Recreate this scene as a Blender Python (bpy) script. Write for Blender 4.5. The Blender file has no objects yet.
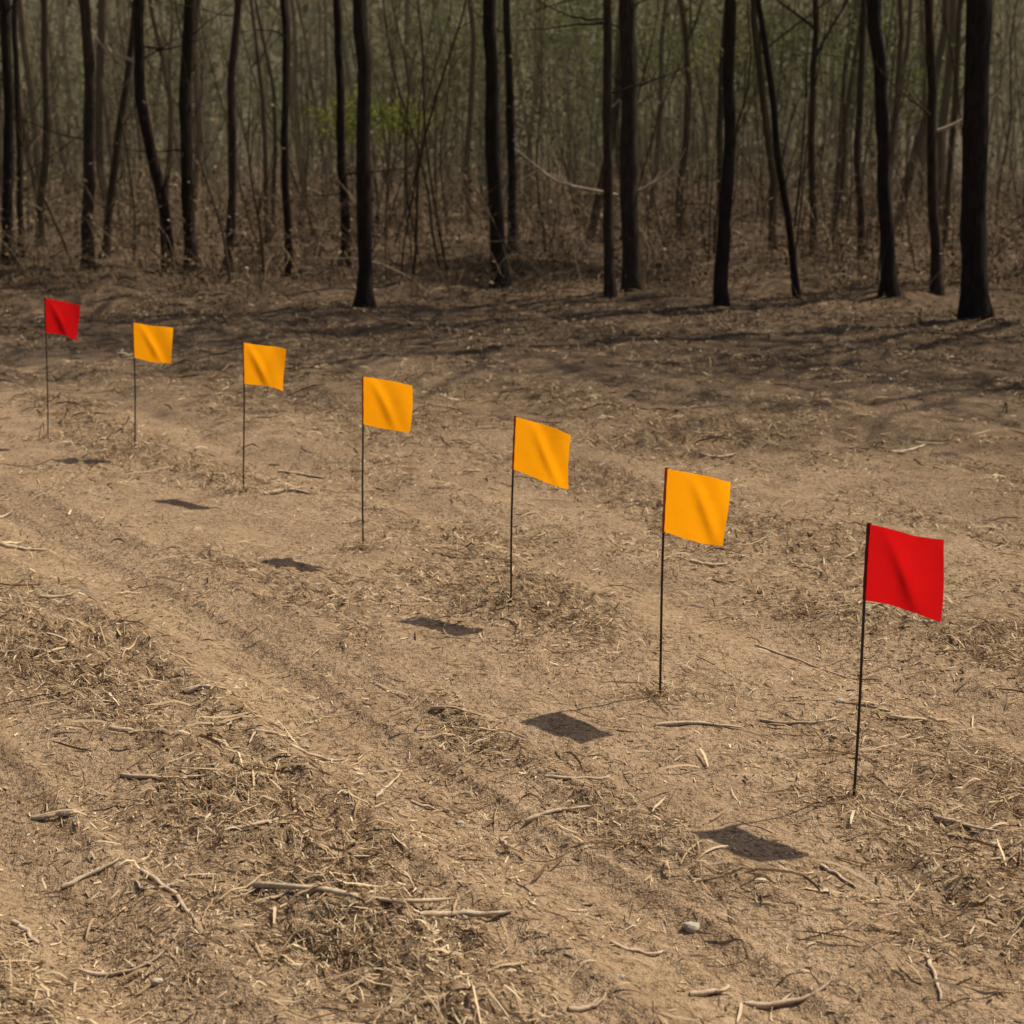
import bpy, math, numpy as np
rng = np.random.default_rng(7)
scene = bpy.context.scene
# ------------------------------------------------------------------ noise
_perm = np.random.default_rng(3).permutation(256)
_perm = np.concatenate([_perm, _perm])
_ang = np.random.default_rng(4).uniform(0, 2*np.pi, 256)
_gx, _gy = np.cos(_ang), np.sin(_ang)
def perlin(x, y, seed=0):
    x = np.asarray(x, float) + seed*17.31; y = np.asarray(y, float) + seed*9.77
    xi = np.floor(x).astype(int); yi = np.floor(y).astype(int)
    xf = x-xi; yf = y-yi
    u = xf*xf*xf*(xf*(xf*6-15)+10); v = yf*yf*yf*(yf*(yf*6-15)+10)
    def g(ix, iy, dx, dy):
        k = _perm[_perm[ix & 255] + (iy & 255)]
        return _gx[k]*dx + _gy[k]*dy
    a = g(xi, yi, xf, yf); b = g(xi+1, yi, xf-1, yf)
    c = g(xi, yi+1, xf, yf-1); d = g(xi+1, yi+1, xf-1, yf-1)
    return ((a+(b-a)*u)*(1-v) + (c+(d-c)*u)*v)*1.5
def fbm(x, y, f, o, seed=0):
    s = 0; a = 1
    for i in range(o):
        s = s + a*perlin(x*f, y*f, seed+i*3.1); f *= 2.07; a *= .5
    return s
def sstep(a, b, x):
    t = np.clip((x-a)/(b-a), 0, 1); return t*t*(3-2*t)
def coords(x, y):
    s = .8*x+.6*y; l = -.6*x+.8*y
    return s + .10*perlin(l*.35, s*.2, 5) + .03*perlin(l*1.3, s*.5, 6), l
def rough(x, y):
    """how much loose clods and straw lie here (0..1)"""
    s, l = coords(x, y)
    G = lambda c, w: np.exp(-((s-c)/w)**2)
    r = .55*G(1.5, .24) + .35*G(3.25, .25) + .4*G(.45, .2) + .3*G(4.5, .5) + .3*G(6.3, .6) + .4*G(-.9, .4)
    r = r + .80*fbm(l*.6, s*1.5, 1.1, 4, 11) + .22 + .12*sstep(7, 11, y)
    r = r - .38*G(2.15, .24) - .38*G(.95, .16) - .25*G(-.2, .25) - .3*G(3.75, .2) - .36*G(2.68, .22)
    return np.clip(r, 0, 1)
def H(x, y):
    x = np.asarray(x, float); y = np.asarray(y, float)
    s, l = coords(x, y)
    G = lambda c, w: np.exp(-((s-c)/w)**2)
    h = .03*perlin(x*.33, y*.33, 1) - .018
    h = h - .042*G(2.08, .15) - .050*G(.95, .12) + .030*G(1.5, .2) + .014*G(2.36, .05) + .024*G(.5, .15) + .026*G(1.78, .05) + .012*G(2.17, .022) + .012*G(2.02, .022) + .014*G(1.15, .03) - .028*G(3.7, .14) + .022*G(4.02, .11) + .018*np.sin(s*5.2)*sstep(4.2, 5, s) - .034*G(-.2, .15) + .022*G(.1, .07)
    h = h + .010*perlin(s*3.4, l*.6, 41) + .008*perlin(s*8, l*1.2, 42)
    r = rough(x, y)
    h = h + (.15+r)*(.018*fbm(x, y, 3.2, 2, 21) + .028*np.abs(fbm(x, y, 8, 2, 23)) + .017*fbm(x, y, 21, 2, 25)) - .008
    f = sstep(13, 18, y + 1.2*perlin(x*.4, y*.1, 9))
    h = h + f*(.10*fbm(x, y, .6, 3, 31)+.06) + .012*np.clip(y-20, 0, 60)
    return h
# ------------------------------------------------------------------ mesh helpers
def mesh_np(name, V, F, mats, smooth=False, midx=None):
    me = bpy.data.meshes.new(name)
    V = np.asarray(V, np.float32); F = np.asarray(F, np.int32)
    k = F.shape[1]
    me.vertices.add(len(V)); me.vertices.foreach_set('co', V.ravel())
    me.loops.add(F.size); me.loops.foreach_set('vertex_index', F.ravel())
    me.polygons.add(len(F)); me.polygons.foreach_set('loop_start', np.arange(0, F.size, k, dtype=np.int32))
    if midx is not None: me.polygons.foreach_set('material_index', np.asarray(midx, np.int32))
    me.polygons.foreach_set('use_smooth', np.full(len(F), smooth))
    for m in (mats if isinstance(mats, list) else [mats]): me.materials.append(m)
    me.update(calc_edges=True); me.validate()
    ob = bpy.data.objects.new(name, me); scene.collection.objects.link(ob)
    return ob
class Bag:
    def __init__(s): s.V = []; s.F = []; s.M = []; s.n = 0
    def add(s, V, F, m=0):
        s.V.append(V); s.F.append(F+s.n); s.M.append(np.full(len(F), m)); s.n += len(V)
    def make(s, name, mats, smooth=False):
        return mesh_np(name, np.concatenate(s.V), np.concatenate(s.F), mats, smooth, np.concatenate(s.M))
def tube(P, R, k=7, wob=0., seed=0):
    P = np.asarray(P, float); R = np.asarray(R, float); n = len(P)
    T = np.gradient(P, axis=0); T /= np.linalg.norm(T, axis=1)[:, None]+1e-9
    ref = np.array([1., 0, 0]) if abs(T[0, 0]) < .8 else np.array([0, 1., 0])
    A = np.cross(T, ref); A /= np.linalg.norm(A, axis=1)[:, None]+1e-9
    B = np.cross(T, A)
    th = np.linspace(0, 2*np.pi, k, endpoint=False)
    rr = R[:, None]*np.ones(k)
    if wob:
        ii, jj = np.meshgrid(np.arange(n), np.arange(k), indexing='ij')
        rr = rr*(1+wob*perlin(ii*.45, jj*.9+.3, seed)+wob*.5*perlin(ii*1.2, jj*1.7+.3, seed+4))
    V = P[:, None]+rr[..., None]*(np.cos(th)[None, :, None]*A[:, None]+np.sin(th)[None, :, None]*B[:, None])
    idx = np.arange(n*k).reshape(n, k)
    a = idx[:-1]; b = np.roll(idx, -1, axis=1)[:-1]; c = np.roll(idx, -1, axis=1)[1:]; d = idx[1:]
    return V.reshape(-1, 3), np.stack([a, b, c, d], -1).reshape(-1, 4)
def strands(x, y, z, az, pitch, L, W, curl, droop, n=3, ground=False, off=0., arch=0., roll=None):
    N = len(x); pts = np.zeros((N, n+1, 3)); A = np.zeros((N, n+1))
    pts[:, 0, 0] = x; pts[:, 0, 1] = y; pts[:, 0, 2] = z
    for k in range(n+1):
        t = k/n; a = az+curl*t; A[:, k] = a
        if k < n:
            p = pitch+droop*t; st = L/n
            pts[:, k+1, 0] = pts[:, k, 0]+st*np.cos(p)*np.cos(a)
            pts[:, k+1, 1] = pts[:, k, 1]+st*np.cos(p)*np.sin(a)
            pts[:, k+1, 2] = pts[:, k, 2]+st*np.sin(p)
    if ground:
        t = np.linspace(0, 1, n+1)[None]
        hh = H(pts[..., 0].ravel(), pts[..., 1].ravel()).reshape(N, n+1)
        pts[..., 2] = hh+np.reshape(off, (-1, 1))+(arch[:, None]*4*t*(1-t)+np.tan(pitch)[:, None]*L[:, None]*t)
    if roll is None: roll = rng.uniform(-1.2, 1.2, N)
    tap = np.array([.6]+[1.]*(n-1)+[.25]) if n > 1 else np.array([1., .7])
    w = (W[:, None]*tap[None])*.5
    side = np.stack([-np.sin(A)*np.cos(roll)[:, None], np.cos(A)*np.cos(roll)[:, None], np.sin(roll)[:, None]*np.ones_like(A)], -1)
    V = np.stack([pts-side*w[..., None], pts+side*w[..., None]], 2).reshape(-1, 3)
    base = np.arange(N)[:, None]*(n+1)*2+np.arange(n)[None]*2
    F = np.stack([base, base+1, base+3, base+2], -1).reshape(-1, 4)
    return V, F
def leaves(C, size, asp=.55):
    N = len(C)
    u = rng.normal(size=(N, 3)); u /= np.linalg.norm(u, axis=1)[:, None]
    v = rng.normal(size=(N, 3)); v -= (v*u).sum(1)[:, None]*u; v /= np.linalg.norm(v, axis=1)[:, None]
    s = np.asarray(size).reshape(-1, 1)*np.ones((N, 1))*.5
    V = np.stack([C-u*s, C+v*s*asp-u*s*.1, C+u*s, C-v*s*asp+u*s*.15], 1).reshape(-1, 3)
    F = np.arange(N*4).reshape(N, 4)
    return V, F
# ------------------------------------------------------------------ materials
class NT:
    def __init__(s, name):
        s.m = bpy.data.materials.new(name); s.m.use_nodes = True; s.t = s.m.node_tree
        s.t.nodes.clear(); s.out = s.n('ShaderNodeOutputMaterial')
    def n(s, typ, **kw):
        nd = s.t.nodes.new(typ)
        for k, v in kw.items(): setattr(nd, k, v)
        return nd
    def l(s, a, b): s.t.links.new(a, b)
    def noise(s, vec, scale, detail=4, rough=.6, dist=0):
        n = s.n('ShaderNodeTexNoise'); n.inputs['Scale'].default_value = scale; n.inputs['Detail'].default_value = detail
        n.inputs['Roughness'].default_value = rough; n.inputs['Distortion'].default_value = dist
        s.l(vec, n.inputs['Vector']); return n.outputs['Fac']
    def ramp(s, fac, stops):
        r = s.n('ShaderNodeValToRGB'); e = r.color_ramp.elements
        while len(e) < len(stops): e.new(.5)
        for i, (p, c) in enumerate(stops):
            e[i].position = p; e[i].color = (*c, 1) if isinstance(c, tuple) else (c, c, c, 1)
        s.l(fac, r.inputs['Fac']); return r.outputs['Color']
    def mix(s, f, a, b, mode='MIX'):
        m = s.n('ShaderNodeMix', data_type='RGBA', blend_type=mode)
        for sock, v in ((m.inputs[0], f), (m.inputs[6], a), (m.inputs[7], b)):
            if isinstance(v, bpy.types.NodeSocket): s.l(v, sock)
            elif isinstance(v, tuple): sock.default_value = (*v, 1)
            else: sock.default_value = v
        return m.outputs[2]
    def math(s, op, a, b=0.):
        m = s.n('ShaderNodeMath', operation=op)
        for sock, v in ((m.inputs[0], a), (m.inputs[1], b)):
            if isinstance(v, bpy.types.NodeSocket): s.l(v, sock)
            else: sock.default_value = v
        return m.outputs[0]
def ground_mat():
    t = NT('dirt_ground'); geo = t.n('ShaderNodeNewGeometry'); P = geo.outputs['Position']
    at = t.n('ShaderNodeAttribute'); at.attribute_name = 'looseness'; R = at.outputs['Fac']
    big = t.noise(P, .8, 3, .6); mid = t.noise(P, 6, 4, .7); fine = t.noise(P, 50, 4, .75); grit = t.noise(P, 230, 2, .7)
    col = t.ramp(mid, [(.3, (.33, .218, .128)), (.5, (.44, .30, .183)), (.7, (.54, .385, .247))])
    col = t.mix(t.ramp(R, [(.22, 0.), (.75, .75)]), col, (.26, .167, .095))
    col = t.mix(t.ramp(big, [(.38, .0), (.62, .35)]), col, (.29, .192, .114))
    col = t.mix(t.ramp(fine, [(.37, .85), (.50, 0.)]), col, (.12, .075, .042))  # painted cavity shade: low spots of the fine noise darkened
    col = t.mix(t.ramp(grit, [(.55, 0.), (.70, .5)]), col, (.62, .48, .33))
    for i, (rot, sc) in enumerate([(.3, 1), (1.25, 1.2), (2.5, .9)]):
        mp = t.n('ShaderNodeMapping'); mp.inputs['Rotation'].default_value = (0, 0, rot)
        mp.inputs['Scale'].default_value = (12*sc, 150*sc, 20); mp.inputs['Location'].default_value = (i*3.1, i, 0)
        t.l(P, mp.inputs['Vector'])
        f = t.noise(mp.outputs[0], 1, 1, .5, .6)
        m = t.math('MULTIPLY', t.ramp(f, [(.60, 0.), (.66, .8)]), t.ramp(R, [(.1, .3), (.5, 1.)]))
        col = t.mix(m, col, [(.58, .45, .29), (.16, .10, .056), (.52, .395, .255)][i])
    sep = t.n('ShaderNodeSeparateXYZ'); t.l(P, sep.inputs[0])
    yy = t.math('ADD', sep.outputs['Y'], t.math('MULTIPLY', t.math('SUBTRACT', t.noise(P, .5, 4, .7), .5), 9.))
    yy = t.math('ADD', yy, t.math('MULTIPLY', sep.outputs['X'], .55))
    mr = t.n('ShaderNodeMapRange'); mr.inputs['From Min'].default_value = 6.6; mr.inputs['From Max'].default_value = 13.; t.l(yy, mr.inputs['Value'])  # litter mask also paints dappled tree shade, reaching further forward on the right
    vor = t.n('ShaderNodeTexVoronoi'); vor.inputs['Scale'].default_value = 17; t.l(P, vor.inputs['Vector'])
    litter_shade = t.ramp(vor.outputs['Color'], [(.1, (.055, .036, .022)), (.5, (.115, .074, .044)), (.9, (.22, .15, .092))])
    litter_shade = t.mix(t.ramp(big, [(.4, .75), (.6, 0.)]), litter_shade, (.05, .033, .021))
    col = t.mix(t.math('MULTIPLY', mr.outputs[0], .9), col, litter_shade)
    b = t.n('ShaderNodeBump'); b.inputs['Strength'].default_value = 1.; b.inputs['Distance'].default_value = .035
    t.l(t.noise(P, 38, 4, .75), b.inputs['Height'])
    p = t.n('ShaderNodeBsdfPrincipled'); p.inputs['Roughness'].default_value = .95; p.inputs['Specular IOR Level'].default_value = .12
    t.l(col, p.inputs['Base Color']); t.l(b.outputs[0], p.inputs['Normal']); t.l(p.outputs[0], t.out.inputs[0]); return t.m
def island_mat(name, stops, trans=0., patch=None):
    t = NT(name); geo = t.n('ShaderNodeNewGeometry')
    col = t.ramp(geo.outputs['Random Per Island'], stops)
    if patch: col = t.mix(t.ramp(t.noise(geo.outputs['Position'], patch[0], 2, .6), [(.42, 0.), (.6, patch[2])]), col, patch[1])
    p = t.n('ShaderNodeBsdfDiffuse'); t.l(col, p.inputs['Color']); sh = p.outputs[0]
    if trans:
        tr = t.n('ShaderNodeBsdfTranslucent'); t.l(col, tr.inputs['Color'])
        mx = t.n('ShaderNodeMixShader'); mx.inputs[0].default_value = trans; t.l(sh, mx.inputs[1]); t.l(tr.outputs[0], mx.inputs[2]); sh = mx.outputs[0]
    t.l(sh, t.out.inputs[0]); return t.m
def bark_mat(name, c1, c2, bump=.02):
    t = NT(name); geo = t.n('ShaderNodeNewGeometry')
    mp = t.n('ShaderNodeMapping'); mp.inputs['Scale'].default_value = (1, 1, .16); t.l(geo.outputs['Position'], mp.inputs['Vector'])
    f = t.noise(mp.outputs[0], 38, 4, .7, .4); g = t.noise(geo.outputs['Position'], 3, 3, .6)
    col = t.mix(t.ramp(f, [(.35, 0.), (.65, 1.)]), c1, c2)
    col = t.mix(t.ramp(g, [(.5, 0.), (.7, .3)]), col, tuple(.6*a+.4*b+.005 for a, b in zip(c2, (.06, .055, .04))))
    b = t.n('ShaderNodeBump'); b.inputs['Strength'].default_value = .9; b.inputs['Distance'].default_value = bump; t.l(f, b.inputs['Height'])
    p = t.n('ShaderNodeBsdfPrincipled'); p.inputs['Roughness'].default_value = .9; p.inputs['Specular IOR Level'].default_value = .15
    t.l(col, p.inputs['Base Color']); t.l(b.outputs[0], p.inputs['Normal']); t.l(p.outputs[0], t.out.inputs[0]); return t.m
def cloth_mat(name, c, trans):
    t = NT(name); geo = t.n('ShaderNodeNewGeometry')
    w = t.noise(geo.outputs['Position'], 14, 3, .5)
    col = t.mix(t.ramp(w, [(.35, 0.), (.7, .2)]), c, tuple(a*.85 for a in c))
    b = t.n('ShaderNodeBump'); b.inputs['Strength'].default_value = .35; b.inputs['Distance'].default_value = .003
    t.l(t.noise(geo.outputs['Position'], 45, 3, .6), b.inputs['Height'])
    p = t.n('ShaderNodeBsdfPrincipled'); p.inputs['Roughness'].default_value = .5; p.inputs['Specular IOR Level'].default_value = .25
    tr = t.n('ShaderNodeBsdfTranslucent'); mx = t.n('ShaderNodeMixShader'); mx.inputs[0].default_value = trans
    t.l(col, p.inputs['Base Color']); t.l(col, tr.inputs['Color']); t.l(b.outputs[0], p.inputs['Normal']); t.l(b.outputs[0], tr.inputs['Normal'])
    t.l(p.outputs[0], mx.inputs[1]); t.l(tr.outputs[0], mx.inputs[2]); t.l(mx.outputs[0], t.out.inputs[0]); return t.m
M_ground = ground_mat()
M_straw = island_mat('dry_straw', [(0, (.14, .09, .05)), (.35, (.31, .21, .122)), (.7, (.49, .36, .22)), (1, (.68, .55, .37))])
M_stick = bark_mat('dead_wood', (.36, .26, .17), (.58, .46, .33), .003)
M_bark = bark_mat('dark_bark', (.012, .009, .007), (.040, .028, .020))
M_bark2 = bark_mat('brown_bark', (.028, .019, .013), (.075, .052, .034))
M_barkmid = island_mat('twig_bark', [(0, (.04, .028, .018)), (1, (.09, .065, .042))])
M_barkhaze = island_mat('haze_tinted_far_bark', [(0, (.055, .041, .026)), (1, (.12, .093, .06))])  # far bark kept paler than near bark, haze painted into its colour
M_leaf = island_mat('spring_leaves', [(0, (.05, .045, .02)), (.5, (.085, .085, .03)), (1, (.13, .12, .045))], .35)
M_leafhaze = island_mat('haze_tinted_far_leaves', [(0, (.075, .062, .030)), (.5, (.12, .098, .048)), (1, (.19, .155, .082))], .4, patch=(.13, (.07, .10, .03), .8))  # lightened olive: distance haze put into the leaf colour, plus green patches
M_green = island_mat('olive_shrub_leaves', [(0, (.04, .055, .012)), (.6, (.08, .10, .022)), (1, (.16, .17, .038))], .5)
M_lime = island_mat('fresh_shrub_leaves', [(0, (.07, .09, .015)), (.6, (.15, .17, .03)), (1, (.28, .28, .05))], .5)
M_needle = island_mat('pine_needles', [(0, (.03, .055, .02)), (1, (.08, .125, .035))], .3)
M_brush = island_mat('dead_brush', [(0, (.065, .045, .027)), (.5, (.16, .112, .067)), (.9, (.27, .195, .12)), (1, (.42, .33, .21))])
M_stone = bark_mat('stone', (.30, .25, .19), (.48, .42, .34), .004)
M_orange = cloth_mat('orange_vinyl', (1.0, .39, .004), .72)
M_red = cloth_mat('red_vinyl', (.70, .006, .008), .55)
M_hem = cloth_mat('orange_hem', (.45, .07, .01), .1)
M_hemr = cloth_mat('red_hem', (.10, .006, .006), .1)
t = NT('dark_wire'); p = t.n('ShaderNodeBsdfPrincipled'); p.inputs['Base Color'].default_value = (.014, .012, .010, 1)
p.inputs['Roughness'].default_value = .5; t.l(p.outputs[0], t.out.inputs[0]); M_wire = t.m
# ------------------------------------------------------------------ ground sheet
ys = [-30, -15, -6, -2, 0, .8, 1.3, 1.6]; y = 1.8
while y < 24: ys.append(y); y += .0078*(max(y, 2.4)/2.5)**1.25
while y < 700: ys.append(y); y += .12+.02*(y-24)
ys = np.array(ys)
sx = np.linspace(-.62, .62, 600); ext = []; e = .62; d = .0045
while e < 60: d *= 1.22; e += d; ext.append(e)
sx = np.concatenate([-np.array(ext)[::-1], sx, ext])
Yg, Sg = np.meshgrid(ys, sx, indexing='ij'); Xg = Sg*(np.maximum(Yg, 2)+.8)
Zg = H(Xg.ravel(), Yg.ravel())
ny, nx = Yg.shape; I = np.arange(ny*nx).reshape(ny, nx)
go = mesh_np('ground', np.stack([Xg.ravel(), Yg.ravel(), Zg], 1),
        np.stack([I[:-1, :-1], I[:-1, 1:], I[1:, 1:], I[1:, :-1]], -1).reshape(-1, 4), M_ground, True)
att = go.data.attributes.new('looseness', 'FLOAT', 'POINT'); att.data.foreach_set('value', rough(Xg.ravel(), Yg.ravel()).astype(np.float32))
# ------------------------------------------------------------------ straw litter
def scatter(N, y0, y1, half, pw):
    u = rng.uniform(size=N); e = 1-pw
    yy = (y0**e+u*(y1**e-y0**e))**(1/e)
    xx = rng.uniform(-1, 1, N)*(half*(yy+1.0))
    return xx, yy
bag = Bag()
x, y = scatter(430000, 2.0, 15, .5, 1.4)
r = rough(x, y); cl = fbm(x, y, 2.6, 3, 51)
keep = rng.uniform(size=len(x)) < np.clip((r**1.25)*(.30+1.8*cl)+.03, 0.015, 1)
x, y, r = x[keep], y[keep], r[keep]; N = len(x); nstraw = N
az = np.where(rng.uniform(size=N) < .5, rng.normal(2.7, .6, N), rng.uniform(0, 6.28, N))
L = np.clip(rng.lognormal(-3.7, .6, N), .008, .12)*(1+.05*y)
W = rng.uniform(.0010, .0036, N)*(.7+.09*y)
V, F = strands(x, y, 0*x, az, rng.normal(0, .10, N), L, W, rng.normal(0, .3, N), 0*x, 2, True, .001+rng.exponential(.005, N)*(.2+r), rng.exponential(.0025, N))
bag.add(V, F)
x, y = scatter(210000, 2.0, 16, .5, 1.3); r = rough(x, y)
cl = fbm(x, y, 1.4, 3, 57); keep = rng.uniform(size=len(x)) < np.clip(.10+.75*r+.5*cl, .05, 1); x, y = x[keep], y[keep]; N = len(x)
V, F = strands(x, y, 0*x, rng.uniform(0, 6.28, N), rng.normal(0, .3, N), rng.uniform(.005, .026, N)*(.8+.09*y), rng.uniform(.0018, .006, N)*(.7+.1*y), 0*x, 0*x, 1, True, rng.uniform(.001, .005, N), 0*x)
bag.add(V, F)
x, y = scatter(9500, 2.0, 16, .52, 1.35); r = rough(x, y)
keep = rng.uniform(size=len(x)) < (.12+r); x, y = x[keep], y[keep]; N = len(x)
V, F = strands(x, y, 0*x, rng.normal(2.9, .8, N), rng.normal(0, .05, N), np.clip(rng.lognormal(-2.6, .45, N), .04, .22)*(1+.04*y), rng.uniform(.0024, .0070, N)*(.8+.07*y), rng.normal(0, .2, N), 0*x, 4, True, np.full(N, .008), rng.exponential(.006, N))
bag.add(V, F)
for n_, cx, cy in [(0, .934, 3.586), (0, .477, 4.33), (0, -.004, 5.257), (0, -.657, 6.077), (0, -1.393, 7.196), (0, -2.224, 8.224), (0, -2.878, 8.651)]:
    N = 260; a = rng.uniform(0, 6.28, N); rr = np.abs(rng.normal(0, .08, N)); x = cx+rr*np.cos(a)*1.9; y = cy+rr*np.sin(a)
    V, F = strands(x, y, 0*x, rng.uniform(0, 6.28, N), rng.normal(.1, .22, N), rng.uniform(.02, .07, N), rng.uniform(.0015, .0035, N)*(.8+.06*cy), rng.normal(0, .6, N), 0*x, 3, True, rng.exponential(.008, N), rng.exponential(.006, N))
    bag.add(V, F)
bag.make('straw_litter', [M_straw])
# leaf litter toward forest
bag = Bag()
x = rng.uniform(-14, 14, 110000); y = rng.uniform(9, 22, 110000)
cl = fbm(x, y, .7, 4, 61)+.3*perlin(x*2, y*2, 62)
keep = rng.uniform(size=len(x)) < np.clip(sstep(11, 16, y+.2*x)*(.5+1.2*cl), 0, 1); x, y = x[keep], y[keep]
C = np.stack([x, y, H(x, y)+rng.exponential(.008, len(x))], 1)
V, F = leaves(C, rng.uniform(.015, .05, len(x))); bag.add(V, F)
N = 30000; x = rng.uniform(-13, 13, N); y = rng.uniform(7.0, 21, N)
keep = rng.uniform(size=N) < np.clip(.25+1.0*fbm(x*.5, y*1.3, .9, 3, 63), .04, 1)*sstep(6.5, 11, y); x, y = x[keep], y[keep]; N = len(x)
V, F = strands(x, y, 0*x, rng.uniform(0, 6.28, N), rng.normal(0, .12, N), rng.uniform(.06, .32, N), rng.uniform(.004, .013, N), rng.normal(0, .4, N), 0*x, 3, True, np.full(N, .010), rng.exponential(.02, N))
bag.add(V, F)
bag.make('leaf_litter', [M_brush])
# ------------------------------------------------------------------ fallen branches and sticks
def stick(name, pts, r, fork=None):
    b = Bag(); P = np.array(pts, float)
    t = np.linspace(0, 1, len(P)); tt = np.linspace(0, 1, 16)
    c = [np.polyfit(t, P[:, k], min(len(P)-1, 3)) for k in (0, 1)]
    X = np.polyval(c[0], tt)+.006*perlin(tt*5, tt*0+r*99, 3); Y = np.polyval(c[1], tt)+.006*perlin(tt*5, tt*0+r*55, 8)
    z0 = H(X, Y); Z = np.polyval(np.polyfit(tt, z0, 2), tt); Z = Z+max(0, np.percentile(z0-Z, 75))+r*.6
    Rr = r*(1-.5*tt); Rr[0] *= .6; Rr[-1] *= .3
    V, F = tube(np.stack([X, Y, Z], 1), Rr, 7, .5, r*1000); b.add(V, F)
    for k, (s, ang, ln) in enumerate(fork or []):
        i = int(s*15); d = np.array([X[min(i+1, 15)]-X[i-1], Y[min(i+1, 15)]-Y[i-1]]); a = math.atan2(d[1], d[0])+ang
        q = np.linspace(0, ln, 6); fx = X[i]+q*math.cos(a); fy = Y[i]+q*math.sin(a)
        V, F = tube(np.stack([fx, fy, Z[i]+0*q+.1*q], 1), np.linspace(r*.55, r*.15, 6), 5, .2, 1); b.add(V, F)
    b.make(name, [M_stick], True)
th = math.atan(362/1422)
def G2(u, v):   # surveyed plan position of an item on the flat ground
    dv = v-512; t = 1.7/(1422*math.sin(th)+math.cos(th)*dv); return (t*(u-512), t*(1422*math.cos(th)-math.sin(th)*dv))
sticks = [([(248, 878), (300, 893), (370, 906), (455, 898)], .0085, [(.35, .5, .09), (.75, -.5, .07)]),
 ([(420, 914), (465, 910), (512, 914)], .009, None), ([(375, 790), (388, 773), (400, 757)], .006, None),
 ([(230, 834), (265, 828), (300, 812)], .0065, None), ([(120, 774), (150, 779), (205, 782)], .007, [(.5, .4, .06)]),
 ([(525, 806), (560, 800), (594, 799)], .007, None), ([(745, 978), (790, 976), (832, 968)], .007, [(.4, .5, .05)]),
 ([(926, 940), (935, 965), (942, 992)], .006, None), ([(890, 716), (920, 718), (950, 715)], .009, None),
 ([(655, 722), (700, 720), (745, 724)], .007, None), ([(430, 706), (455, 710), (485, 712)], .006, None),
 ([(60, 866), (90, 858), (120, 852)], .007, [(.5, .6, .06)]), ([(140, 862), (175, 885), (196, 918)], .007, [(.3, .5, .07), (.6, -.6, .06)]),
 ([(75, 940), (120, 942), (165, 934)], .006, None), ([(690, 975), (715, 970), (730, 962)], .007, [(.5, -.5, .04)]),
 ([(820, 858), (838, 868), (858, 880)], .005, None), ([(568, 1003), (590, 998), (606, 990)], .007, [(.5, .5, .04)]),
 ([(290, 752), (320, 750), (345, 748)], .006, None), ([(545, 772), (590, 775), (610, 773)], .005, None),
 ([(935, 808), (960, 818), (1003, 830)], .007, None), ([(110, 733), (130, 735), (148, 737)], .008, None),
 ([(255, 737), (275, 735), (292, 731)], .007, None), ([(265, 490), (290, 487), (310, 490)], .012, [(.5, .5, .1)]),
 ([(278, 465), (300, 467), (325, 471)], .010, None), ([(690, 560), (710, 562), (728, 562)], .010, None),
 ([(755, 640), (800, 655), (850, 672)], .006, None), ([(0, 545), (20, 543), (45, 541)], .01, None), ([(40, 600), (60, 599), (75, 598)], .008, None),
 ([(186, 695), (205, 694), (228, 696)], .008, None), ([(10, 900), (25, 908), (36, 920)], .007, None), ([(500, 818), (505, 825), (508, 832)], .006, None),
 ([(760, 716), (800, 722), (840, 720)], .006, None), ([(180, 870), (150, 880), (135, 872)], .005, None), ([(410, 790), (430, 792), (450, 795)], .005, None),
 ([(30, 800), (60, 806), (85, 803)], .006, None), ([(610, 925), (640, 930), (665, 928)], .005, None), ([(700, 450), (715, 452), (735, 450)], .012, None), ([(890, 450), (910, 446), (925, 440)], .012, None)]
for p, r_, fk in sticks: stick('fallen_branch', [G2(*q) for q in p], r_, fk)
def stone(x, y, s):
    import bmesh
    bm = bmesh.new(); bmesh.ops.create_icosphere(bm, subdivisions=3, radius=1)
    for v in bm.verts:
        c = v.co; k = 1+.25*float(perlin(c.x*1.3+x*9, c.y*1.3+c.z*1.7, 2))
        v.co = (c.x*k*s*1.2+x, c.y*k*s*.9+y, c.z*k*s*.6+float(H(x, y))+s*.25)
    me = bpy.data.meshes.new('stone'); bm.to_mesh(me); bm.free(); me.materials.append(M_stone)
    for p in me.polygons: p.use_smooth = True
    scene.collection.objects.link(bpy.data.objects.new('stone', me))
for u, v, s in [(693, 904, .018), (155, 954, .012), (305, 738, .01), (620, 972, .008), (460, 805, .009), (30, 640, .01), (840, 700, .012)]: stone(*G2(u, v), s)
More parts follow.
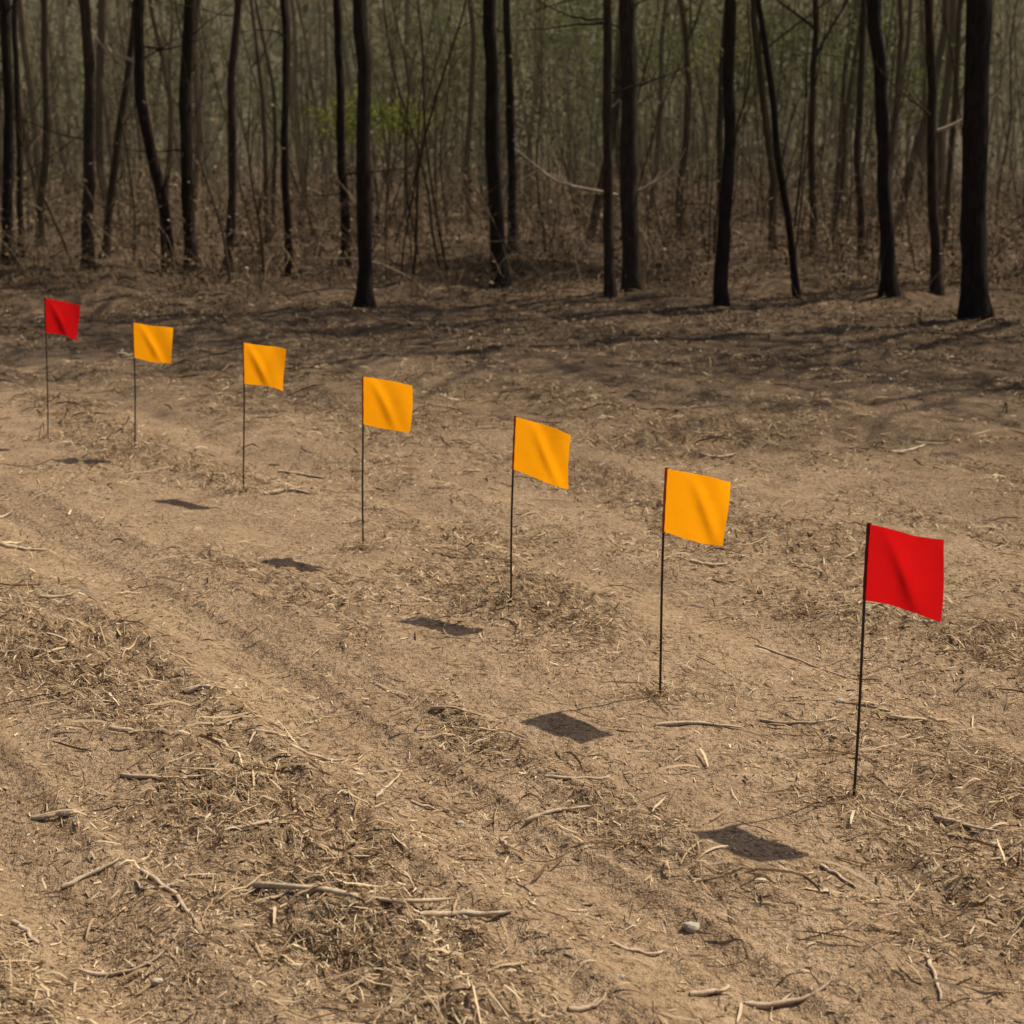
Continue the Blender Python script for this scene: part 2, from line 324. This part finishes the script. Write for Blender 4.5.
# ------------------------------------------------------------------ marker flags
def flag(name, x, y, ztop, lean, droop, cloth, hem, seed, w, wy, hh=.207):
    b = Bag(); z0 = float(H(x, y))
    tt = np.linspace(-.12, 1, 12); wig = .004*np.sin(tt*4+seed)
    P = np.stack([x+lean*tt+wig, y+.3*wig, z0+(ztop-z0)*tt], 1)
    V, F = tube(P, np.full(12, .0040), 8); b.add(V, F, 0)
    V, F = tube(np.array([P[-1], P[-1]+[0, 0, .001]]), [.0040, .0001], 8); b.add(V, F, 0)
    nu, nv = 36, 32; rs = np.random.default_rng(seed); ph = rs.uniform(0, 6.28, 4)
    U, Vv = np.meshgrid(np.linspace(0, 1, nu), np.linspace(0, 1, nv), indexing='ij')
    zt = ztop-.002
    px = np.interp(zt-Vv*hh, P[:, 2], P[:, 0]); py = np.interp(zt-Vv*hh, P[:, 2], P[:, 1])
    a0 = .25+.15*math.sin(ph[0]); fold = .013*np.exp(-((U-a0-.5*Vv)/.11)**2)*np.sin(Vv*2.8)+.008*np.exp(-((U-.75+.3*Vv)/.10)**2)*(1-Vv)
    rip = .012*np.sin(4.0*U+2.2*Vv+ph[0])*U+.005*np.sin(8*U-4*Vv+ph[1])*U+fold
    X = px+U*w*(1-.02*Vv)+.006*np.sin(3*Vv+ph[3])*U
    Y = py+U*wy+rip-.0045
    Z = zt-Vv*hh-droop*U**1.1+.005*np.sin(5*U+ph[1])*Vv+.003*np.sin(6*U+ph[2])*U
    V = np.stack([X, Y, Z], -1).reshape(-1, 3); I = np.arange(nu*nv).reshape(nu, nv)
    F = np.stack([I[:-1, :-1], I[1:, :-1], I[1:, 1:], I[:-1, 1:]], -1).reshape(-1, 4); b.add(V, F, 1)
    k = 12; zs = np.linspace(0, hh, k)
    Ps = np.stack([np.interp(zt-zs, P[:, 2], P[:, 0])+.001, np.interp(zt-zs, P[:, 2], P[:, 1]), zt-zs+.001], 1)
    V, F = tube(Ps, np.full(k, .0064)+.0006*np.sin(np.arange(k)*1.7), 10); b.add(V, F, 2)
    b.make(name, [M_wire, cloth, hem], True)
FL = [('red_marker_flag', .934, 3.586, .758, 0, .002, 1, .152, -.165), ('orange_marker_flag', .477, 4.33, .740, .006, .0, 2, .170, -.165),
 ('orange_marker_flag', -.004, 5.257, .733, .014, .032, 3, .205, -.165), ('orange_marker_flag', -.657, 6.077, .757, .011, .010, 4, .222, -.16),
 ('orange_marker_flag', -1.393, 7.196, .757, .03, .014, 5, .233, -.145), ('orange_marker_flag', -2.224, 8.224, .737, .04, .018, 6, .255, -.13),
 ('red_marker_flag', -2.878, 8.651, .835, .06, .03, 7, .236, -.12)]
for n, x_, y_, zt, ln, dr, sd, w_, wy_ in FL:
    red = n.startswith('red'); flag(n, x_, y_, zt, ln, dr, M_red if red else M_orange, M_hemr if red else M_hem, sd, w_, wy_)
# ------------------------------------------------------------------ trees
def limb(b, p, az, el, L, r, m, tips, depth=0, n=7, k=5):
    P = [np.array(p, float)]; a, e = az, el
    for i in range(n):
        a += rng.normal(0, .16); e += rng.normal(.03, .12)
        P.append(P[-1]+L/n*np.array([math.cos(e)*math.cos(a), math.cos(e)*math.sin(a), math.sin(e)]))
    R = np.linspace(r, r*.2, n+1); V, F = tube(P, R, k); b.add(V, F, m)
    tips.append(P[-1]); tips.append(P[-3])
    if depth > 0:
        for _ in range(3 if depth > 1 else 2):
            i = rng.integers(2, n); limb(b, P[i], a+rng.choice([-1, 1])*rng.uniform(.5, 1.1), e+rng.uniform(-.2, .5), L*rng.uniform(.4, .6), R[i]*.6, m, tips, depth-1, 5, 4)
def tree(name, base, ctrl, r, height, barkm, leafm, nleaf=900, crown0=.45, lsize=.14, low=2, seed=0, needles=False, extra=()):
    """base (x,y); ctrl list of (x, z) points the trunk passes through"""
    b = Bag(); x0, y0 = base; z0 = float(H(x0, y0))
    cz = np.array([z0]+[c[1] for c in ctrl]); cx = np.array([x0]+[c[0] for c in ctrl])
    slope = (cx[-1]-cx[-2])/(cz[-1]-cz[-2])*.5
    cz = np.append(cz, height); cx = np.append(cx, cx[-1]+slope*(height-cz[-2]))
    n = 34; z = z0-.15+(height-z0+.15)*np.linspace(0, 1, n)**1.25
    X = np.interp(z, cz, cx); X = np.convolve(np.pad(X, 2, 'edge'), np.ones(5)/5, 'valid'); X[:2] = x0
    X = X+.07*perlin(z*.5, 0*z, seed)*sstep(0, 1.5, z)+.026*perlin(z*1.6, 0*z, seed+3); Y = y0+.10*perlin(z*.4, 0*z+5, seed+1)*sstep(0, 2, z)
    R = r*(1-.8*np.clip((z-z0)/(height-z0), 0, 1)**1.1)*(1+.5*np.exp(-np.clip(z-z0, 0, 9)/.14))
    P = np.stack([X, Y, z], 1); V, F = tube(P, R, 14, .24, seed*1.7); b.add(V, F, 0)
    tips = []; nl = 13
    for i in range(nl):
        zz = height*(crown0+(1-crown0)*(i+.5)/nl*.97); p = [np.interp(zz, z, X), np.interp(zz, z, Y), zz]
        rr = np.interp(zz, z, R); limb(b, p, i*2.4+rng.uniform(0, 1), rng.uniform(.25, .85), rng.uniform(2., 3.6)*(1.15-.6*i/nl), rr*.55, 0, tips, 2)
    junk = []
    for i in range(low):
        zz = rng.uniform(1.0, height*crown0); p = [np.interp(zz, z, X), np.interp(zz, z, Y), zz]
        limb(b, p, rng.uniform(0, 6.28), rng.uniform(-.1, .9), rng.uniform(.5, 1.6), rng.uniform(.008, .018), 0, junk, 1)
    for zz, dx, dy, dz, rr in extra:     # long pale dead limbs
        q = np.linspace(0, 1, 10); p0 = np.array([np.interp(zz, z, X), np.interp(zz, z, Y), zz])
        Pp = p0+np.stack([dx*q+.03*np.sin(q*9), dy*q, dz*q**1.8+.03*np.sin(q*7)], 1); V, F = tube(Pp, rr*(1-.75*q), 6, .2, seed); b.add(V, F, 2)
        for k in (4, 6, 7): V, F = tube(Pp[k]+np.linspace(0, 1, 5)[:, None]*np.array([dx*.22, .1, .16*(-1)**k]), np.linspace(rr*.35, rr*.1, 5), 4); b.add(V, F, 2)
    T = np.array(tips); C = T[rng.integers(0, len(T), nleaf)]+rng.normal(0, .30, (nleaf, 3))
    if needles: V, F = leaves(C, rng.uniform(.1, .22, nleaf), .12)
    else: V, F = leaves(C, rng.uniform(.6, 1.3, nleaf)*lsize)
    b.add(V, F, 1)
    b.make(name, [barkm, leafm, M_brush if not extra else M_stick], True)
T = [ ((-5.84, 19.8), [(-5.62, 3.6)], .083, 11), ((-4.90, 20.6), [(-4.93, .8), (-5.155, 2.1), (-5.09, 3.68)], .086, 11),
 ((-4.585, 20.6), [(-4.59, 1.69), (-4.55, 3.0), (-4.40, 3.68)], .09, 12), ((-3.88, 19.6), [(-3.72, 1.7), (-3.54, 3.59)], .062, 10),
 ((-2.99, 19.3), [(-2.96, 1.7), (-2.94, 3.56)], .055, 10), ((-2.47, 21.3), [(-2.46, 3.7)], .07, 11),
 ((-1.63, 15.9), [(-1.60, 1.7), (-1.63, 3.23)], .084, 12), ((-.156, 18.6), [(-.25, 1.7), (-.27, 3.49)], .10, 13),
 ((0.0, 22.4), [(-.02, 1.7), (-.10, 3.8)], .07, 11), ((1.12, 16.35), [(1.06, 1.5), (.99, 3.27)], .058, 10),
 ((1.43, 17.0), [(1.34, 1.7), (1.277, 3.33)], .105, 13), ((2.34, 15.9), [(2.30, 1.7), (2.336, 3.23)], .072, 11),
 ((3.40, 16.9), [(3.17, 1.13), (2.75, 3.33)], .045, 9), ((4.32, 16.35), [(4.16, 1.69), (3.957, 3.27)], .082, 12),
 ((5.02, 16.9), [(4.87, 1.7), (4.72, 3.33)], .062, 11), ((4.795, 14.7), [(4.65, 1.6), (4.52, 3.11)], .13, 14),
 ((-7.31, 20.9), [(-7.2, 1.7), (-7.04, 3.7)], .08, 12), ((-8.25, 25.2), [(-8.0, 2.), (-7.86, 4.1)], .07, 12),
 ((-7.64, 22.4), [(-7.5, 1.7), (-7.36, 3.86)], .05, 10), ((-6.35, 22.4), [(-6.0, 1.7), (-5.6, 3.86)], .06, 11),
 ((5.43, 22.4), [(5.3, 1.7), (5.26, 3.86)], .06, 11),
 ((8.2, 15.6), [(8.1, 3.)], .12, 11), ((6.6, 14.4), [(6.7, 3.)], .1, 11), ((8.4, 12.8), [(8.4, 3.)], .12, 12), ((11.5, 15.5), [(11.5, 3.)], .14, 12),
 ((-9.6, 19.5), [(-9.5, 3.)], .1, 12), ((-12.0, 21.0), [(-12.1, 3.)], .11, 12), ((10.6, 20.0), [(10.5, 3.)], .12, 13), ((7.0, 19.0), [(7.0, 3.)], .09, 12)]
EX = {1: [(2.85, -.65, -.2, .5, .030)], 10: [(1.15, -1.35, .5, .55, .022), (1.2, .62, -.1, .5, .022)], 9: [(.5, -.45, -.2, .35, .015)], 14: [(1.9, .9, 0, .7, .02)]}
for i, (bs, ct, r_, hg) in enumerate(T):
    brown = i in (0, 3, 9, 10, 14, 17, 19, 20)
    tree('bare_tree', bs, ct, r_, hg, M_bark2 if brown else M_bark, M_leaf, nleaf=850, low=[2, 5, 4, 3, 4, 2, 1, 2, 3, 5, 5, 1, 2, 2, 4, 1][i] if i < 16 else 3, seed=i+1, extra=EX.get(i, ()))
tree('pine_tree', (4.70, 22.4), [(4.6, 1.7), (4.47, 3.86)], .06, 8.5, M_bark2, M_needle, nleaf=22000, crown0=.33, low=0, seed=77, needles=True)
# ------------------------------------------------------------------ distant trees mass
bag = Bag()
for i in range(250):
    y0 = rng.uniform(24, 78); x0 = rng.uniform(-1, 1)*(.42*y0+8)
    r_ = rng.uniform(.03, .11); hg = rng.uniform(8, 15); z0 = float(H(x0, y0)); m = 1 if y0 > 42 else 0
    z = np.linspace(-.1, hg, 12); lx = rng.normal(0, .06); X = x0+lx*z+.3*perlin(z*.3, 0*z, i); Y = y0+.2*perlin(z*.3, 0*z+3, i+2)
    V, F = tube(np.stack([X, Y, z+z0], 1), r_*(1-.75*z/hg), 6, .1, i); bag.add(V, F, m)
    tips = []
    for j in range(7):
        zz = rng.uniform(2, hg); limb(bag, [np.interp(zz, z, X), np.interp(zz, z, Y), zz+z0], rng.uniform(0, 6.28), rng.uniform(.4, 1.2), rng.uniform(.8, 3.), r_*.3, m, tips, 1, 4, 3)
    nl = 150; Tt = np.array(tips+[[X[-1], Y[-1], hg]]*2)
    C = Tt[rng.integers(0, len(Tt), nl)]+rng.normal(0, .5, (nl, 3))
    V, F = leaves(C, rng.uniform(.08, .24, nl)); bag.add(V, F, 2)
N = 1600; y = rng.uniform(35, 80, N); x = rng.uniform(-1, 1, N)*(.42*y+6)
V, F = strands(x, y, H(x, y), rng.uniform(0, 6.28, N), rng.normal(1.45, .16, N), rng.uniform(1.5, 9, N), rng.uniform(.02, .06, N), rng.normal(0, .5, N), rng.normal(-.1, .25, N), 4)
bag.add(V, F, 1)
bag.make('distant_trees', [M_barkmid, M_barkhaze, M_leafhaze], False)
N = 75000; y = rng.uniform(44, 98, N); x = rng.uniform(-1, 1, N)*(.45*y+12); top = 12+3*perlin(x*.12, y*.1, 3)
z = rng.uniform(0, 1, N)**1.2*top; kp = (perlin(x*.25+z*.1, z*.22, 7) > -.25); x, y, z = x[kp], y[kp], z[kp]
V, F = leaves(np.stack([x, y, z+.6], 1), rng.uniform(.2, .6, len(x))); b = Bag(); b.add(V, F); b.make('distant_foliage', [M_leafhaze])
# ------------------------------------------------------------------ saplings, brush, shrubs
bag = Bag()
for i in range(130):
    y0 = rng.uniform(18, 34); x0 = rng.uniform(-1, 1)*(.42*y0+3); r_ = rng.uniform(.007, .024); hg = rng.uniform(2.2, 6.5)
    z0 = float(H(x0, y0)); z = np.linspace(-.05, hg, 12); lx = rng.normal(0, .14)
    X = x0+lx*z+.2*perlin(z*.5, 0*z, i+50); Y = y0+.15*perlin(z*.5, 0*z+3, i+9)
    V, F = tube(np.stack([X, Y, z+z0], 1), r_*(1-.8*z/hg), 5); bag.add(V, F, 0)
    for j in range(8):
        zz = rng.uniform(.5, hg); limb(bag, [np.interp(zz, z, X), np.interp(zz, z, Y), zz+z0], rng.uniform(0, 6.28), rng.uniform(.2, 1.2), rng.uniform(.4, 1.5), r_*.4, 0, [], 1, 5, 3)
bag.make('sapling_thicket', [M_barkmid])
bag = Bag()
N = 34000; y = 16.0+(rng.uniform(size=N)**1.2)*26; x = rng.uniform(-1, 1, N)*(.42*y+3)
cl = fbm(x, y, .55, 3, 71); kp = rng.uniform(size=N) < np.clip(.28+1.3*cl+.02*(y-16), .03, 1)*sstep(15.3, 18.5, y+.8*perlin(x*.6, 0*x, 5)); x, y = x[kp], y[kp]; N = len(x)
V, F = strands(x, y, H(x, y)-.02, rng.uniform(0, 6.28, N), rng.uniform(.35, 1.5, N), rng.gamma(2.2, .34, N)*(.5+.03*y), rng.uniform(.004, .012, N)*(.5+.03*y), rng.normal(0, .9, N), rng.normal(-.8, .6, N), 4)
bag.add(V, F)
k = rng.integers(0, N, 32000); C = np.stack([x[k]+rng.normal(0, .25, 32000), y[k]+rng.normal(0, .25, 32000), H(x[k], y[k])+rng.exponential(.55, 32000)], 1)
V, F = leaves(C, rng.uniform(.03, .09, 32000)); bag.add(V, F)
bag.make('underbrush', [M_brush])
def shrub(name, cx, cy, cz, rx, rz, n, mat, size=.12):
    b = Bag(); z0 = float(H(cx, cy)); tips = []
    for i in range(9): limb(b, [cx+rng.normal(0, .1), cy+rng.normal(0, .1), z0], rng.uniform(0, 6.28), rng.uniform(.9, 1.45), cz+rz*rng.uniform(.2, .8), .02, 0, tips, 2)
    nc = 34; cc = rng.normal(0, 1, (nc, 3)); cc /= np.linalg.norm(cc, axis=1)[:, None]; cc *= rng.uniform(.3, 1, (nc, 1))
    cc = cc*np.array([rx, rx, rz])+[cx, cy, cz+z0]
    C = cc[rng.integers(0, nc, n)]+rng.normal(0, 1, (n, 3))*[rx*.2, rx*.2, rz*.16]
    V, F = leaves(C, rng.uniform(.5, 1.3, n)*size); b.add(V, F, 1); b.make(name, [M_bark2, mat])
shrub('leafy_shrub', -2.45, 27, 2.25, 1.2, .5, 1900, M_lime, .09)
shrub('leafy_shrub', -.6, 33, 3.0, 2.4, 1.8, 2400, M_leafhaze, .14)
shrub('leafy_shrub', 1.5, 34, 3.6, 3.0, 2.0, 3600, M_green, .10)
shrub('leafy_shrub', -.6, 38, 4.2, 3.4, 2.4, 4000, M_green, .12)
shrub('leafy_shrub', 4.6, 39, 4.2, 3.2, 2.2, 3600, M_green, .12)
shrub('leafy_shrub', 5.5, 31, 3.4, 2.2, 1.5, 2200, M_leafhaze, .12)
shrub('leafy_shrub', 8.6, 34, 3.6, 2.6, 1.8, 3600, M_green, .11)
shrub('leafy_shrub', -9.5, 36, 3.0, 2.6, 1.6, 2600, M_leafhaze, .13)
# ------------------------------------------------------------------ wooded hill beyond
hx = np.linspace(-220, 220, 130); hy = np.linspace(98, 260, 40); YY, XX = np.meshgrid(hy, hx, indexing='ij')
ZZ = 34*sstep(95, 145, YY)*(.8+.3*perlin(XX*.02, YY*.02, 2))+1.3*fbm(XX, YY, .15, 3, 4)-1+.012*60
I = np.arange(ZZ.size).reshape(ZZ.shape)
t = NT('hill_woods'); geo = t.n('ShaderNodeNewGeometry'); col = t.ramp(t.noise(geo.outputs['Position'], .6, 6, .7), [(.3, (.05, .043, .023)), (.7, (.11, .095, .048))])
p = t.n('ShaderNodeBsdfDiffuse'); t.l(col, p.inputs['Color']); t.l(p.outputs[0], t.out.inputs[0])
mesh_np('wooded_hill', np.stack([XX.ravel(), YY.ravel(), ZZ.ravel()], 1), np.stack([I[:-1, :-1], I[:-1, 1:], I[1:, 1:], I[1:, :-1]], -1).reshape(-1, 4), t.m, True)
# ------------------------------------------------------------------ dusty haze hanging in the forest (real volume)
t = NT('forest_haze'); vs = t.n('ShaderNodeVolumeScatter'); vs.inputs['Color'].default_value = (1, .86, .60, 1); vs.inputs['Density'].default_value = .0034; vs.inputs['Anisotropy'].default_value = .1
t.l(vs.outputs[0], t.out.inputs['Volume'])
a, b_, c_, d_, e_, f_ = -70, 70, 21, 96, -1.5, 17
mesh_np('forest_haze', [(a, c_, e_), (b_, c_, e_), (b_, d_, e_), (a, d_, e_), (a, c_, f_), (b_, c_, f_), (b_, d_, f_), (a, d_, f_)],
        [(0, 3, 2, 1), (4, 5, 6, 7), (0, 1, 5, 4), (1, 2, 6, 5), (2, 3, 7, 6), (3, 0, 4, 7)], t.m)
# ------------------------------------------------------------------ light
sd = np.array([.60, .29, 1.0]); sd /= np.linalg.norm(sd)
el = math.asin(sd[2]); rot = math.atan2(sd[0], sd[1])
from mathutils import Vector
sun = bpy.data.lights.new('sun', 'SUN'); sun.energy = 5.0; sun.angle = math.radians(.6); sun.color = (1, .90, .72)
so = bpy.data.objects.new('sun', sun); so.rotation_euler = Vector(sd).to_track_quat('Z', 'Y').to_euler(); scene.collection.objects.link(so)
w = bpy.data.worlds.new('World'); scene.world = w; w.use_nodes = True; nt = w.node_tree
sky = nt.nodes.new('ShaderNodeTexSky'); sky.sky_type = 'NISHITA'; sky.sun_disc = False; sky.sun_elevation = el; sky.sun_rotation = rot; sky.dust_density = 4
bg = nt.nodes['Background']; bg.inputs['Strength'].default_value = .08; nt.links.new(sky.outputs[0], bg.inputs['Color'])
scene.view_settings.view_transform = 'Standard'; scene.view_settings.look = 'None'; scene.view_settings.exposure = 0
# ------------------------------------------------------------------ camera
cam = bpy.data.cameras.new('camera'); cam.lens = 50; cam.sensor_width = 36; cam.clip_end = 2000
cam.dof.use_dof = True; cam.dof.focus_distance = 4.3; cam.dof.aperture_fstop = 4.5
co = bpy.data.objects.new('camera', cam); co.location = (0, 0, 1.7); co.rotation_euler = (math.pi/2-th, 0, 0)
scene.collection.objects.link(co); scene.camera = co
print('STRAW', nstraw, 'ground verts', ny*nx)
